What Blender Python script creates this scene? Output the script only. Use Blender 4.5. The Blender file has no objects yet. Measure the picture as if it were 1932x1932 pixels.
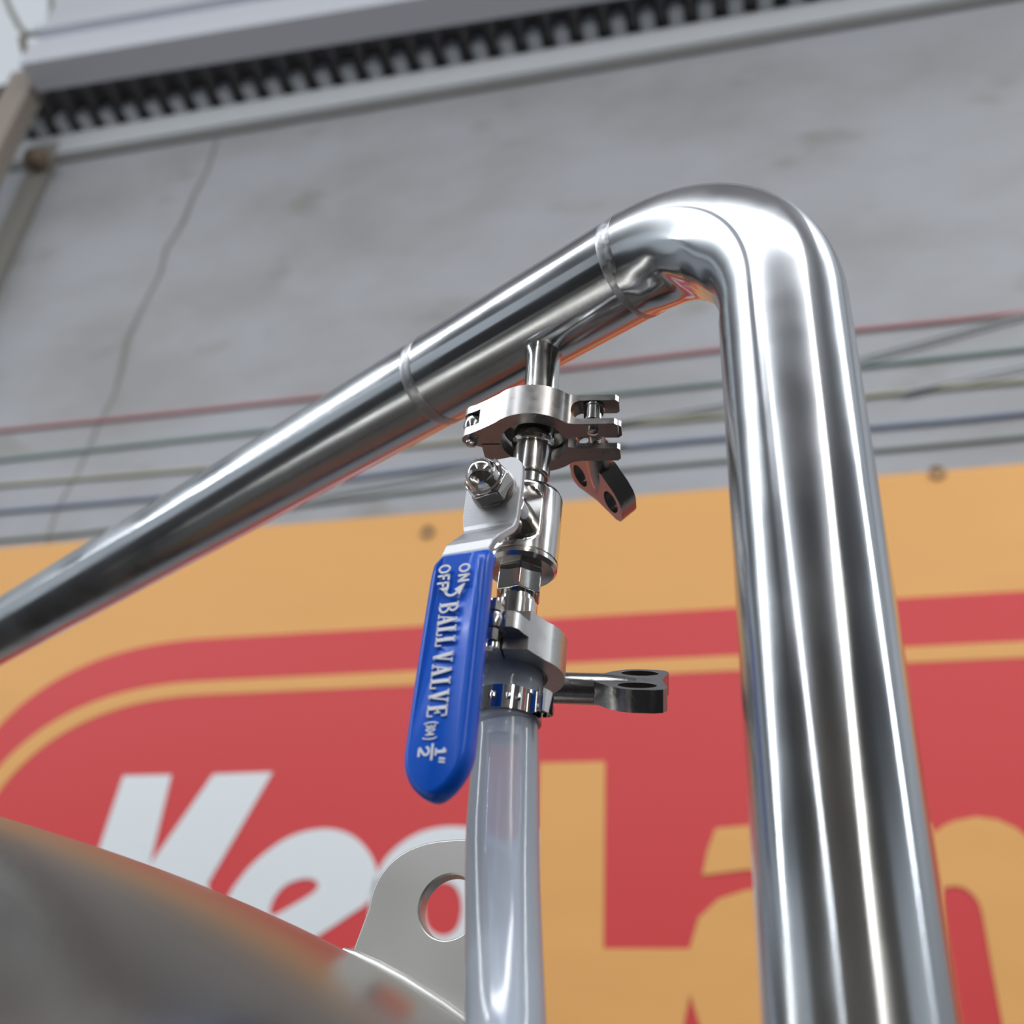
import bpy, bmesh, math, random
from mathutils import Vector, Matrix, noise
random.seed(4)
sc = bpy.context.scene
PI = math.pi
# ------------------------------------------------------------------ camera, world, lamps, exposure
# origin = the camera; floor lies 1.5 m below it; +Y runs into the banner wall, +X along it
F_PX = 2057.14
RX = Vector((0.97158657, 0.22880632, 0.06055742))      # camera right in world
RD = Vector((-0.07876849, 0.5538537, -0.82887973))     # camera down
RF = Vector((-0.22319288, 0.80055839, 0.55613955))     # camera forward
cd = bpy.data.cameras.new('camera')
cam = bpy.data.objects.new('camera', cd)
sc.collection.objects.link(cam)
cd.sensor_width = 36.0
cd.lens = F_PX / 1932 * 36.0
cd.clip_start = 0.01
cd.clip_end = 200
cd.dof.use_dof = True
cd.dof.focus_distance = 0.362
cd.dof.aperture_fstop = 10.5
cam.matrix_world = Matrix(((RX.x, -RD.x, -RF.x, 0), (RX.y, -RD.y, -RF.y, 0), (RX.z, -RD.z, -RF.z, 0), (0, 0, 0, 1)))
sc.camera = cam

world = bpy.data.worlds.new('world')
sc.world = world
world.use_nodes = True
bg = world.node_tree.nodes['Background']
bg.inputs['Color'].default_value = (0.86, 0.93, 1.0, 1)
bg.inputs['Strength'].default_value = 0.5


def lamp(name, loc, sx, sy, power, col=(1, 1, 1), rot=(0, 0, 0)):
    l = bpy.data.lights.new(name, 'AREA')
    l.shape = 'RECTANGLE'
    l.size, l.size_y = sx, sy
    l.energy = power
    l.color = col
    o = bpy.data.objects.new(name, l)
    o.location = loc
    o.rotation_euler = rot
    sc.collection.objects.link(o)
    return o


# continuous fluorescent rows hung under the warehouse roof, with an added fill row
R = math.radians
lamp('lamp_row_a', (-11.5, -1.2, 4.9), 16.0, 0.2, 420, (0.93, 0.97, 1.0), (R(25), 0, 0))
lamp('lamp_row_b', (10.0, 0.9, 4.9), 15.0, 0.2, 370, (0.93, 0.97, 1.0), (R(22), 0, 0))
lamp('lamp_row_c', (-4.2, -7.5, 4.9), 0.12, 10.0, 100, (0.93, 0.96, 1.0), (R(30), 0, 0))
lamp('lamp_row_d', (4.9, -7.5, 4.9), 0.9, 10.0, 270, (1.0, 0.94, 0.86), (R(30), 0, 0))
lamp('lamp_row_e', (-0.3, -2.2, 4.9), 6.0, 0.30, 165, (0.96, 0.97, 1.0), (R(38), 0, 0))  # added row, brightens the banner wall from the front
# upward lamps added over rows a to d to brighten the roof lining
for nm_, (x_, y_, sx_, sy_) in dict(a=(-9.0, -1.2, 11.0, 0.25), b=(7.5, 0.9, 10.0, 0.25), c=(-4.2, -7.5, 0.16, 10.0), d=(4.6, -7.5, 0.16, 10.0)).items():
    lamp('lamp_row_%s_uplight' % nm_, (x_, y_, 4.95), sx_, sy_, 75, (0.95, 0.97, 1.0), (PI, 0, 0))

sc.view_settings.view_transform = 'Standard'
sc.view_settings.look = 'None'
sc.view_settings.exposure = 0.36
sc.view_settings.gamma = 1.0
sc.view_settings.use_curve_mapping = False


# ------------------------------------------------------------------ helpers
def ray(px, py):
    return RX * (px - 966) + RD * (py - 966) + RF * F_PX


def on_y(px, py, y):
    r = ray(px, py)
    return r * (y / r.y)


def on_z(px, py, z):
    r = ray(px, py)
    return r * (z / r.z)


def link(name, me, parent=None):
    o = bpy.data.objects.new(name, me)
    sc.collection.objects.link(o)
    if parent:
        o.parent = parent
    return o


def finish(name, bm, mat, parent=None, smooth=35, bevel=0, segs=2, offset=None):
    me = bpy.data.meshes.new(name)
    bmesh.ops.recalc_face_normals(bm, faces=bm.faces[:])
    bm.to_mesh(me)
    bm.free()
    if mat:
        me.materials.append(mat)
    o = link(name, me, parent)
    if bevel:
        b = o.modifiers.new('bevel', 'BEVEL')
        b.width = bevel
        b.segments = segs
        b.limit_method = 'ANGLE'
        b.angle_limit = math.radians(35)
        b.harden_normals = False
    if smooth:
        for p in me.polygons:
            p.use_smooth = True
        try:
            me.set_sharp_from_angle(angle=math.radians(smooth))
        except Exception:
            pass
    if offset:
        o.matrix_basis = offset
    return o


def boolean_cut(o, cutters, op='DIFFERENCE'):
    """apply boolean cuts and drop the cutters"""
    for c in cutters:
        m = o.modifiers.new('cut', 'BOOLEAN')
        m.object = c
        m.operation = op
        m.solver = 'EXACT'
    mods = [m for m in o.modifiers if m.type == 'BEVEL']
    saved = [(m.width, m.segments) for m in mods]
    for m in mods:
        o.modifiers.remove(m)
    for c in cutters:
        c.parent = None
        c.matrix_basis = Matrix.Identity(4)
    par, loc = o.parent, o.matrix_basis.copy()
    o.parent = None
    o.matrix_basis = Matrix.Identity(4)
    dg = bpy.context.evaluated_depsgraph_get()
    dg.update()
    me = bpy.data.meshes.new_from_object(o.evaluated_get(dg), depsgraph=dg)
    o.modifiers.clear()
    old = o.data
    o.data = me
    bpy.data.meshes.remove(old)
    for c in cutters:
        cm = c.data
        bpy.data.objects.remove(c)
        bpy.data.meshes.remove(cm)
    o.parent = par
    o.matrix_basis = loc
    for p in me.polygons:
        p.use_smooth = True
    me.set_sharp_from_angle(angle=math.radians(32))
    for w_, s_ in saved:
        b = o.modifiers.new('bevel', 'BEVEL')
        b.width, b.segments = w_, s_
        b.limit_method = 'ANGLE'
        b.angle_limit = math.radians(35)
    return o


def empty(name, mat=None, label=None, cat=None, group=None):
    o = bpy.data.objects.new(name, None)
    o.empty_display_size = 0.02
    sc.collection.objects.link(o)
    if mat is not None:
        o.matrix_basis = mat
    tag(o, label, cat, group)
    return o


def tag(o, label=None, cat=None, group=None, kind=None):
    if label: o['label'] = label
    if cat: o['category'] = cat
    if group: o['group'] = group
    if kind: o['kind'] = kind
    return o


def frame(org, x, z):
    """matrix with local Z along z and local X as close to x as possible"""
    z = Vector(z).normalized()
    y = z.cross(Vector(x)).normalized()
    x = y.cross(z)
    return Matrix(((x.x, y.x, z.x, org[0]), (x.y, y.y, z.y, org[1]), (x.z, y.z, z.z, org[2]), (0, 0, 0, 1)))


def lathe(prof, n=48, axis='Z', org=(0, 0, 0), bm=None, cap=True, mod=None):
    """revolve (radius, height) pairs; mod(v) may bend the vertices afterwards"""
    bm = bm or bmesh.new()
    rings = []
    vs = []
    for r, h in prof:
        ring = []
        for i in range(n):
            a = 2 * PI * i / n
            c, s = r * math.cos(a), r * math.sin(a)
            if axis == 'Z': p = (c, s, h)
            elif axis == 'Y': p = (c, h, s)
            else: p = (h, c, s)
            ring.append(bm.verts.new(Vector(p) + Vector(org)))
        rings.append(ring)
        vs += ring
    for a, b in zip(rings, rings[1:]):
        for i in range(n):
            bm.faces.new((a[i], a[(i + 1) % n], b[(i + 1) % n], b[i]))
    if cap:
        if prof[0][0] > 1e-7: bm.faces.new(rings[0])
        if prof[-1][0] > 1e-7: bm.faces.new(rings[-1])
    if mod:
        for v in vs: mod(v)
    return bm


def prism(poly, h0, h1, plane='XY', bm=None):
    """extrude a polygon; plane XY -> along Z, XZ -> along Y, YZ -> along X"""
    bm = bm or bmesh.new()
    def P(u, v, h):
        return (u, v, h) if plane == 'XY' else ((u, h, v) if plane == 'XZ' else (h, u, v))
    a = [bm.verts.new(P(u, v, h0)) for u, v in poly]
    b = [bm.verts.new(P(u, v, h1)) for u, v in poly]
    n = len(poly)
    bm.faces.new(a)
    bm.faces.new(b[::-1])
    for i in range(n):
        bm.faces.new((a[i], b[i], b[(i + 1) % n], a[(i + 1) % n]))
    return bm


def arc(cx, cy, r, a0, a1, n=12):
    return [(cx + r * math.cos(math.radians(a0 + (a1 - a0) * i / n)), cy + r * math.sin(math.radians(a0 + (a1 - a0) * i / n))) for i in range(n + 1)]


def box(x0, x1, y0, y1, z0, z1, bm=None):
    return prism([(x0, y0), (x1, y0), (x1, y1), (x0, y1)], z0, z1, 'XY', bm)


def sweep(path, rad, n=32, uv=True, cap=True, bm=None, closed=False):
    """tube along a list of points; rad may be a number or a list; writes UVs (u round, v along)"""
    bm = bm or bmesh.new()
    lay = bm.loops.layers.uv.get('UVMap') or bm.loops.layers.uv.new('UVMap')
    path = [Vector(p) for p in path]
    m = len(path)
    tang = []
    for i in range(m):
        a = path[max(i - 1, 0)]; b = path[min(i + 1, m - 1)]
        tang.append((b - a).normalized())
    ref = Vector((0, 0, 1)) if abs(tang[0].z) < 0.9 else Vector((1, 0, 0))
    nrm = (ref - tang[0] * ref.dot(tang[0])).normalized()
    rings, L = [], 0
    lens = []
    for i in range(m):
        if i:
            q = tang[i - 1].rotation_difference(tang[i])
            nrm = (q @ nrm).normalized()
            L += (path[i] - path[i - 1]).length
        lens.append(L)
        bi = tang[i].cross(nrm)
        r = rad[i] if isinstance(rad, (list, tuple)) else rad
        rings.append([bm.verts.new(path[i] + (nrm * math.cos(2 * PI * k / n) + bi * math.sin(2 * PI * k / n)) * r) for k in range(n)])
    for i in range(m - 1):
        for k in range(n):
            f = bm.faces.new((rings[i][k], rings[i][(k + 1) % n], rings[i + 1][(k + 1) % n], rings[i + 1][k]))
            us = (k / n, (k + 1) / n, (k + 1) / n, k / n)
            vs = (lens[i], lens[i], lens[i + 1], lens[i + 1])
            for lp, u, v in zip(f.loops, us, vs):
                lp[lay].uv = (u, v * 8)
    if cap:
        bm.faces.new(rings[0]); bm.faces.new(rings[-1])
    return bm


# ------------------------------------------------------------------ materials
def mat(name, col, rough=0.5, metal=0.0, **k):
    m = bpy.data.materials.new(name)
    m.use_nodes = True
    b = m.node_tree.nodes['Principled BSDF']
    b.inputs['Base Color'].default_value = (*col, 1)
    b.inputs['Roughness'].default_value = rough
    b.inputs['Metallic'].default_value = metal
    for key, v in k.items():
        b.inputs[key.replace('_', ' ')].default_value = v
    return m


def nodes(m):
    return m.node_tree, m.node_tree.nodes, m.node_tree.links, m.node_tree.nodes['Principled BSDF']


def add_noise(m, scale, lo, hi, target='Roughness', detail=4, coord='Object', stretch=None, ramp=(0.35, 0.65)):
    t, N, L, b = nodes(m)
    tc = N.new('ShaderNodeTexCoord')
    mp = N.new('ShaderNodeMapping')
    if stretch: mp.inputs['Scale'].default_value = stretch
    ns = N.new('ShaderNodeTexNoise')
    ns.inputs['Scale'].default_value = scale
    ns.inputs['Detail'].default_value = detail
    mr = N.new('ShaderNodeMapRange')
    mr.inputs['From Min'].default_value, mr.inputs['From Max'].default_value = ramp
    mr.inputs['To Min'].default_value, mr.inputs['To Max'].default_value = lo, hi
    L.new(tc.outputs[coord], mp.inputs['Vector']); L.new(mp.outputs[0], ns.inputs['Vector'])
    L.new(ns.outputs['Fac'], mr.inputs['Value'])
    if target: L.new(mr.outputs[0], b.inputs[target])
    return mr, ns, mp


def add_bump(m, scale, dist, strength=1.0, coord='Object', stretch=None, detail=4):
    t, N, L, b = nodes(m)
    tc = N.new('ShaderNodeTexCoord')
    mp = N.new('ShaderNodeMapping')
    if stretch: mp.inputs['Scale'].default_value = stretch
    ns = N.new('ShaderNodeTexNoise')
    ns.inputs['Scale'].default_value = scale
    ns.inputs['Detail'].default_value = detail
    bp = N.new('ShaderNodeBump')
    bp.inputs['Distance'].default_value = dist
    bp.inputs['Strength'].default_value = strength
    L.new(tc.outputs[coord], mp.inputs['Vector']); L.new(mp.outputs[0], ns.inputs['Vector'])
    L.new(ns.outputs['Fac'], bp.inputs['Height']); L.new(bp.outputs[0], b.inputs['Normal'])
    return bp


ANISO_ROT = 0.25


def pipe_steel(name, rough, aniso=0.75):
    m = mat(name, (0.50, 0.525, 0.55), rough, 1.0)
    t, N, L, b = nodes(m)
    add_noise(m, 26, rough - 0.03, rough + 0.06, 'Roughness', 5, 'Object')
    tg = N.new('ShaderNodeTangent'); tg.direction_type = 'UV_MAP'; tg.uv_map = 'UVMap'
    L.new(tg.outputs[0], b.inputs['Tangent'])
    b.inputs['Anisotropic Rotation'].default_value = ANISO_ROT
    b.inputs['Anisotropic'].default_value = aniso
    return m


M = {}
M['pipe'] = pipe_steel('brushed_pipe_steel', 0.15, 0.88)
M['elbow'] = pipe_steel('polished_elbow_steel', 0.17, 0.8)
M['weld'] = mat('weld_steel', (0.42, 0.43, 0.45), 0.36, 1.0)
add_noise(M['weld'], 500, 0.28, 0.5, 'Roughness')
M['steel'] = mat('polished_steel', (0.60, 0.595, 0.58), 0.16, 1.0)
add_noise(M['steel'], 120, 0.11, 0.23, 'Roughness')
M['mirror'] = mat('mirror_steel', (0.66, 0.66, 0.65), 0.07, 1.0)
M['cast'] = mat('satin_cast_steel', (0.42, 0.415, 0.41), 0.30, 1.0)
add_noise(M['cast'], 300, 0.27, 0.33, 'Roughness')
M['dark_cast'] = mat('dark_cast_steel', (0.30, 0.30, 0.30), 0.25, 1.0)
add_bump(M['dark_cast'], 900, 0.00015, 0.4)
M['plate'] = mat('bead_blasted_steel', (0.43, 0.44, 0.46), 0.48, 1.0)
add_bump(M['plate'], 2500, 0.00012, 0.5)
M['grip'] = mat('blue_vinyl', (0.001, 0.095, 0.60), 0.30, 0.0, Specular_IOR_Level=0.35, Coat_Weight=0.08, Coat_Roughness=0.1)
add_bump(M['grip'], 90, 0.0006, 0.25)
M['print'] = mat('white_print', (0.80, 0.84, 0.88), 0.5)
M['tank'] = mat('tank_steel', (0.33, 0.31, 0.28), 0.27, 1.0)
add_bump(M['tank'], 9, 0.002, 0.15, detail=2)
M['lug'] = mat('lug_steel', (0.56, 0.56, 0.54), 0.45, 1.0)
add_noise(M['lug'], 40, 0.36, 0.5, 'Roughness')
M['y'] = mat('yellow_vinyl', (0.76, 0.40, 0.13), 0.55, 0.0, Specular_IOR_Level=0.3)
M['r'] = mat('red_vinyl', (0.63, 0.055, 0.060), 0.5, 0.0, Specular_IOR_Level=0.3)
M['w'] = mat('white_vinyl', (0.72, 0.77, 0.80), 0.4)
M['eyelet'] = mat('eyelet_brass', (0.25, 0.15, 0.07), 0.4, 0.6)
M['trim'] = mat('white_trim_paint', (0.60, 0.63, 0.66), 0.5)
M['deck'] = mat('roof_sheet_grey', (0.13, 0.13, 0.135), 0.5)
M['beige'] = mat('beige_steel_paint', (0.36, 0.31, 0.27), 0.5)
M['olive'] = mat('olive_grey_paint', (0.30, 0.29, 0.26), 0.55)
M['rust'] = mat('brown_bracket_paint', (0.20, 0.15, 0.10), 0.6)
M['floor'] = mat('dark_rubber_floor', (0.02, 0.018, 0.017), 0.45, 0.0, Specular_IOR_Level=0.12)
add_noise(M['floor'], 1.2, 0.55, 0.7)
M['roof'] = mat('roof_lining', (0.62, 0.63, 0.65), 0.7)
M['far_wall'] = mat('far_wall_paint', (0.62, 0.55, 0.46), 0.7)
add_bump(M['y'], 2.2, 0.02, 0.5, stretch=(1, 1, 1.6), detail=1)

# concrete wall: grey with brownish stains and soft blotches
M['wall'] = mat('painted_concrete', (0.36, 0.37, 0.39), 0.8)
t, N, L, b = nodes(M['wall'])
tc = N.new('ShaderNodeTexCoord')
n1 = N.new('ShaderNodeTexNoise'); n1.inputs['Scale'].default_value = 0.9; n1.inputs['Detail'].default_value = 5; n1.inputs['Roughness'].default_value = 0.6
n2 = N.new('ShaderNodeTexNoise'); n2.inputs['Scale'].default_value = 2.6; n2.inputs['Detail'].default_value = 6
mp = N.new('ShaderNodeMapping'); mp.inputs['Scale'].default_value = (0.8, 1, 1.4); mp.inputs['Location'].default_value = (3.1, 0, 1.7)
r1 = N.new('ShaderNodeValToRGB')
r1.color_ramp.elements[0].position = 0.36; r1.color_ramp.elements[0].color = (0.315, 0.315, 0.322, 1)
r1.color_ramp.elements[1].position = 0.60; r1.color_ramp.elements[1].color = (0.385, 0.40, 0.43, 1)
r2 = N.new('ShaderNodeValToRGB')
r2.color_ramp.elements[0].position = 0.60; r2.color_ramp.elements[0].color = (1, 1, 1, 1)
r2.color_ramp.elements[1].position = 0.74; r2.color_ramp.elements[1].color = (0.80, 0.77, 0.70, 1)
mx = N.new('ShaderNodeMix'); mx.data_type = 'RGBA'; mx.blend_type = 'MULTIPLY'; mx.inputs['Factor'].default_value = 1.0
L.new(tc.outputs['Object'], mp.inputs['Vector'])
L.new(mp.outputs[0], n1.inputs['Vector']); L.new(mp.outputs[0], n2.inputs['Vector'])
L.new(n1.outputs['Fac'], r1.inputs['Fac']); L.new(n2.outputs['Fac'], r2.inputs['Fac'])
L.new(r1.outputs['Color'], mx.inputs['A']); L.new(r2.outputs['Color'], mx.inputs['B'])
L.new(mx.outputs['Result'], b.inputs['Base Color'])


def hose_material(name='translucent_silicone', dcol=(0.78, 0.88, 1.0, 1), tcol=(0.90, 0.94, 1.0, 1), clear=0.42):
    m = bpy.data.materials.new(name)
    m.use_nodes = True
    N, L = m.node_tree.nodes, m.node_tree.links
    N.clear()
    out = N.new('ShaderNodeOutputMaterial')
    dif = N.new('ShaderNodeBsdfDiffuse'); dif.inputs['Color'].default_value = dcol
    tr = N.new('ShaderNodeBsdfTranslucent'); tr.inputs['Color'].default_value = tcol
    tp = N.new('ShaderNodeBsdfTransparent'); tp.inputs['Color'].default_value = (0.90, 0.94, 1.0, 1)
    gl = N.new('ShaderNodeBsdfGlossy'); gl.inputs['Roughness'].default_value = 0.12
    a = N.new('ShaderNodeMixShader'); a.inputs[0].default_value = 0.38
    c = N.new('ShaderNodeMixShader'); c.inputs[0].default_value = clear
    d = N.new('ShaderNodeMixShader')
    fr = N.new('ShaderNodeFresnel'); fr.inputs['IOR'].default_value = 1.42
    L.new(dif.outputs[0], a.inputs[1]); L.new(tr.outputs[0], a.inputs[2])
    L.new(a.outputs[0], c.inputs[1]); L.new(tp.outputs[0], c.inputs[2])
    L.new(fr.outputs[0], d.inputs[0]); L.new(c.outputs[0], d.inputs[1]); L.new(gl.outputs[0], d.inputs[2])
    L.new(d.outputs[0], out.inputs['Surface'])
    return m


M['hose'] = hose_material()
M['bore'] = hose_material('clear_bore', clear=0.88)
M['barb'] = mat('barb_steel', (0.85, 0.85, 0.84), 0.3, 1.0)

# ------------------------------------------------------------------ the setting
WY = 3.5
fl = finish('floor', box(-22, 22, -14, WY, -1.7, -1.5), M['floor'], smooth=0); tag(fl, kind='structure')
wl = finish('wall_back', box(-22, 22, WY, WY + 0.2, -1.5, 5.9), M['wall'], smooth=0); tag(wl, kind='structure')
wr = finish('wall_front', box(-22, 22, -14.2, -14, -1.5, 6.4), M['far_wall'], smooth=0); tag(wr, kind='structure')
ce = finish('ceiling', box(-22, 22, -14, WY - 0.75, 6.35, 6.5), M['roof'], smooth=0); tag(ce, kind='structure')
# hairline crack, a shallow dark seam let into the wall face
crack_px = [(412, 262), (394, 318), (368, 372), (340, 425), (312, 468), (303, 515), (272, 580), (243, 640), (226, 700),
            (214, 745), (188, 800), (164, 850), (140, 900), (112, 950), (95, 1000), (82, 1060)]
bmc = bmesh.new()
prev = None
for i, q in enumerate(crack_px):
    p = on_y(q[0] + random.uniform(-4, 4), q[1], WY)
    wdt = random.uniform(0.010, 0.019) * (1 if i < 9 else 0.6)
    cur = [bmc.verts.new((p.x - wdt, WY - 0.0015, p.z)), bmc.verts.new((p.x, WY - 0.004, p.z)), bmc.verts.new((p.x + wdt, WY - 0.0015, p.z))]
    if prev:
        bmc.faces.new((prev[0], prev[1], cur[1], cur[0])); bmc.faces.new((prev[1], prev[2], cur[2], cur[1]))
    prev = cur
M['crack'] = mat('crack_filler', (0.22, 0.215, 0.205), 0.9)
finish('crack', bmc, M['crack'], wl, smooth=0)

# light capping course along the top of the wall, its shadow line painted as a darker strip
tr1 = finish('trim_1', box(-22, 22, WY - 0.05, WY, 5.30, 5.49), M['trim'], smooth=0); tag(tr1, kind='structure')
M['groove'] = mat('groove_grey', (0.27, 0.27, 0.265), 0.8)
finish('groove', box(-22, 22, WY - 0.03, WY, 5.262, 5.302), M['groove'], tr1, smooth=0)

# corrugated roof sheet between wall top and the steel beam: each rib is one fold of the sheet
bmd = bmesh.new()
pitch = 0.155
x = -7.0
row = []
while x < 3.2:
    row += [(x, 0.0), (x + 0.045, 0.0), (x + 0.070, 0.055), (x + 0.125, 0.055)]
    x += pitch
ya = [(WY + 0.1, 5.50), (WY - 0.12, 5.52), (3.15, 5.58)]
rings = [[bmd.verts.new((u, y, z + h)) for u, h in row] for y, z in ya]
for a, c in zip(rings, rings[1:]):
    for i in range(len(row) - 1):
        bmd.faces.new((a[i], a[i + 1], c[i + 1], c[i]))
dk = finish('trim_2', bmd, M['deck'], smooth=0); tag(dk, kind='structure')
tag(dk, 'dark corrugated roof sheet between the wall top and the grey beam')
# added pale blocks stand in for lit folds of the sheet at the wall head
x = -7.0
k = 0
cl_me = None
while x < 3.2:
    if cl_me is None:
        o = finish('closure_block', prism([(0.0, 0), (0.075, 0), (0.062, 0.075), (0.013, 0.075)], WY - 0.155, WY - 0.055, 'XZ'), M['trim'], dk, smooth=0)
        cl_me = o.data
    else:
        o = link('closure_block', cl_me, dk)
    o.location = (x + 0.060, 0, 5.478)
    x += pitch

# long grey steel beam nearer than the wall
ZB = 5.45
A = on_z(75, 172, ZB); B = on_z(1160, -2, ZB)
bd = (B - A).normalized()
A0 = A - bd * 0.02
B0 = A + bd * 7.5
def prof_at(px, py, y=None, z=None):
    return on_y(px, py, y) if y else on_z(px, py, z)
P1 = on_z(124, 166, ZB)
P2 = on_z(124, 105, ZB)
P3 = on_y(124, 70, P2.y)
P4 = Vector((0, P3.y + 0.04, P3.z))
P5 = Vector((0, P4.y, P4.z + 0.10))
P6 = Vector((0, P3.y - 0.02, P5.z))
P7 = Vector((0, P6.y, P6.z + 0.05))
P8 = Vector((0, P6.y + 0.05, P7.z))
P9 = Vector((0, P8.y, 6.35))
prof = [(P1.y, 6.35), (P1.y, ZB), (P2.y, ZB), (P3.y, P3.z), (P4.y, P4.z), (P5.y, P5.z), (P6.y, P6.z), (P7.y, P7.z), (P8.y, P8.z), (P9.y, 6.35)]
bmb = bmesh.new()
sl = bd.y / bd.x
x0, x1 = A0.x, B0.x
ra = [bmb.verts.new((x0, y + (x0 - P1.x) * sl, z)) for y, z in prof]
rb = [bmb.verts.new((x1, y + (x1 - P1.x) * sl, z)) for y, z in prof]
bmb.faces.new(ra); bmb.faces.new(rb)
for i in range(len(prof)):
    j = (i + 1) % len(prof)
    bmb.faces.new((ra[i], ra[j], rb[j], rb[i]))
M['beam'] = mat('grey_beam_paint', (0.74, 0.77, 0.84), 0.5)
bm_o = finish('roof_beam', bmb, M['beam'], smooth=0, bevel=0.006)
tag(bm_o, 'long pale grey steel roof beam crossing the top of the picture', 'beam')

# steel column under the beam end, and the slimmer post behind it
def post_from(name, pl, pr, y, zb, zt, depth, m, parent=None):
    a = on_y(*pl, y); c = on_y(*pr, y)
    return finish(name, box(a.x, c.x, y, y + depth, zb, zt), m, parent, smooth=0, bevel=0.008)
cy = A.y - 0.02
colE = empty('steel_column', Matrix.Translation((A.x, cy, -1.5)), 'beige steel column holding up the left end of the roof beam', 'column')
a = on_y(3, 172, cy); c = on_y(46, 182, cy)
ct = on_y(60, 128, cy).z
ob = finish('shaft', box(a.x - A.x, c.x - A.x, 0, 0.10, 0, ct + 1.5), M['beige'], colE, smooth=0, bevel=0.008)
ob = finish('flange', box(a.x - A.x - 0.01, c.x + 0.01 - A.x, 0.10, 0.115, 0, ct + 1.49), M['olive'], colE, smooth=0, bevel=0.004)
# back post
py_ = WY - 0.06
a = on_y(40, 340, py_); c = on_y(80, 335, py_)
poE = empty('wall_post', Matrix.Translation(((a.x + c.x) / 2, py_, -1.5)), 'slim olive grey post standing against the concrete wall at far left', 'post')
hw = (c.x - a.x) / 2
finish('shaft', box(-hw, hw, 0, 0.06, 0, 6.9), M['olive'], poE, smooth=0, bevel=0.006)
q = on_y(70, 305, py_ - 0.05)
lo = Vector((q.x - (a.x + c.x) / 2, -0.06, q.z + 1.5))
finish('clip', lathe([(0.0, -0.05), (0.05, -0.05), (0.075, -0.02), (0.075, 0.02), (0.05, 0.06), (0, 0.06)], 16, 'Z', lo), M['rust'], poE)

# hanger loops with a shackle at the top left
hb = on_y(60, 95, cy - 0.05)
hoE = empty('hanging_shackle', Matrix.Translation(hb), 'small brown shackle and looped wire hanging beside the beam end at top left', 'shackle')
U = [on_y(*p, cy - 0.05) - hb for p in [(42, 72), (46, 95), (62, 107), (82, 104), (98, 88), (104, 66), (92, 58)]]
finish('shackle_bow', sweep(U, 0.022, 12), M['rust'], hoE)
U = [on_y(*p, cy - 0.05) - hb for p in [(5, -20), (18, 15), (36, 50), (52, 66), (75, 62), (92, 52), (98, 20), (96, -20)]]
finish('wire_loop', sweep(U, 0.018, 12), M['olive'], hoE)

# ------------------------------------------------------------------ banner
bn = empty('wall_banner', Matrix.Translation((-1.0, WY - 0.012, 0.4)), 'large yellow and red banner with white and yellow lettering hung on the concrete wall', 'banner')
BO = Vector((-1.0, WY - 0.012, 0.4))
def plate(name, pts, y0, y1, m, parent=bn, holes=()):
    """flat printed shape given by wall points (x, z); y measured off the banner face towards the viewer"""
    cu = bpy.data.curves.new(name, 'CURVE')
    cu.dimensions = '2D'
    cu.fill_mode = 'BOTH'
    cu.extrude = (y1 - y0) / 2
    for ring in (pts, *holes):
        s = cu.splines.new('POLY')
        s.points.add(len(ring) - 1)
        for p_, (u, v) in zip(s.points, ring):
            p_.co = (u, v, 0, 1)
        s.use_cyclic_u = True
    tmp = bpy.data.objects.new('tmp', cu)
    dg = bpy.context.evaluated_depsgraph_get()
    me = bpy.data.meshes.new_from_object(tmp.evaluated_get(dg) if False else tmp)
    bpy.data.objects.remove(tmp); bpy.data.curves.remove(cu)
    # curve plane XY -> wall plane XZ, facing -Y
    for v in me.vertices:
        v.co = Vector((v.co.x - BO.x, -(y0 + y1) / 2 - v.co.z, v.co.y - BO.z))
    me.materials.clear()
    me.materials.append(m)
    o = link(name, me, parent)
    return o
ZT = 2.453
finish('sheet', prism([(-5.2 - BO.x, -0.3 - BO.z), (3.4 - BO.x, -0.3 - BO.z), (3.4 - BO.x, ZT - BO.z), (-5.2 - BO.x, ZT - BO.z)], 0, 0.01, 'XZ'), M['y'], bn, smooth=0)
def rrect(xl, xr, zt, zb, rx, rz, e=2.35, n=22):
    """rectangle whose corners are soft superellipses"""
    out = []
    def corner(cx, cz, sx, sz, rev):
        pts = []
        for i in range(n + 1):
            t_ = PI / 2 * i / n
            c_, s_ = math.cos(t_) ** (2 / e), math.sin(t_) ** (2 / e)
            pts.append((cx + sx * rx * c_, cz + sz * rz * s_))
        return pts[::-1] if rev else pts
    out += corner(xl + rx, zt - rz, -1, 1, False)
    out += corner(xr - rx, zt - rz, 1, 1, True)
    out += corner(xr - rx, zb + rz, 1, -1, False)
    out += corner(xl + rx, zb + rz, -1, -1, True)
    return out
plate('red_panel', rrect(-3.13, 3.1, 1.928, -0.2, 0.95, 0.75), 0.001, 0.003, M['r'])
plate('yellow_stripe', rrect(-3.04, 2.95, 1.740, -0.05, 0.88, 0.66), 0.0034, 0.0048, M['y'], holes=(rrect(-2.975, 2.88, 1.682, 0.01, 0.85, 0.64),))
def wp(*pts):
    return [(on_y(px, py, WY - 0.016).x, on_y(px, py, WY - 0.016).z) for px, py in pts]
def smooth_loop(pts, k=6):
    """closed Catmull-Rom through pixel-derived wall points"""
    out = []
    n = len(pts)
    for i in range(n):
        p0, p1, p2, p3 = (Vector((*pts[(i + j - 1) % n], 0)) for j in range(4))
        for s in range(k):
            t_ = s / k
            q_ = 0.5 * ((2 * p1) + (p2 - p0) * t_ + (2 * p0 - 5 * p1 + 4 * p2 - p3) * t_ * t_ + (3 * p1 - p0 - 3 * p2 + p3) * t_ ** 3)
            out.append((q_.x, q_.y))
    return out
LY = (0.005, 0.0065)
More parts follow.
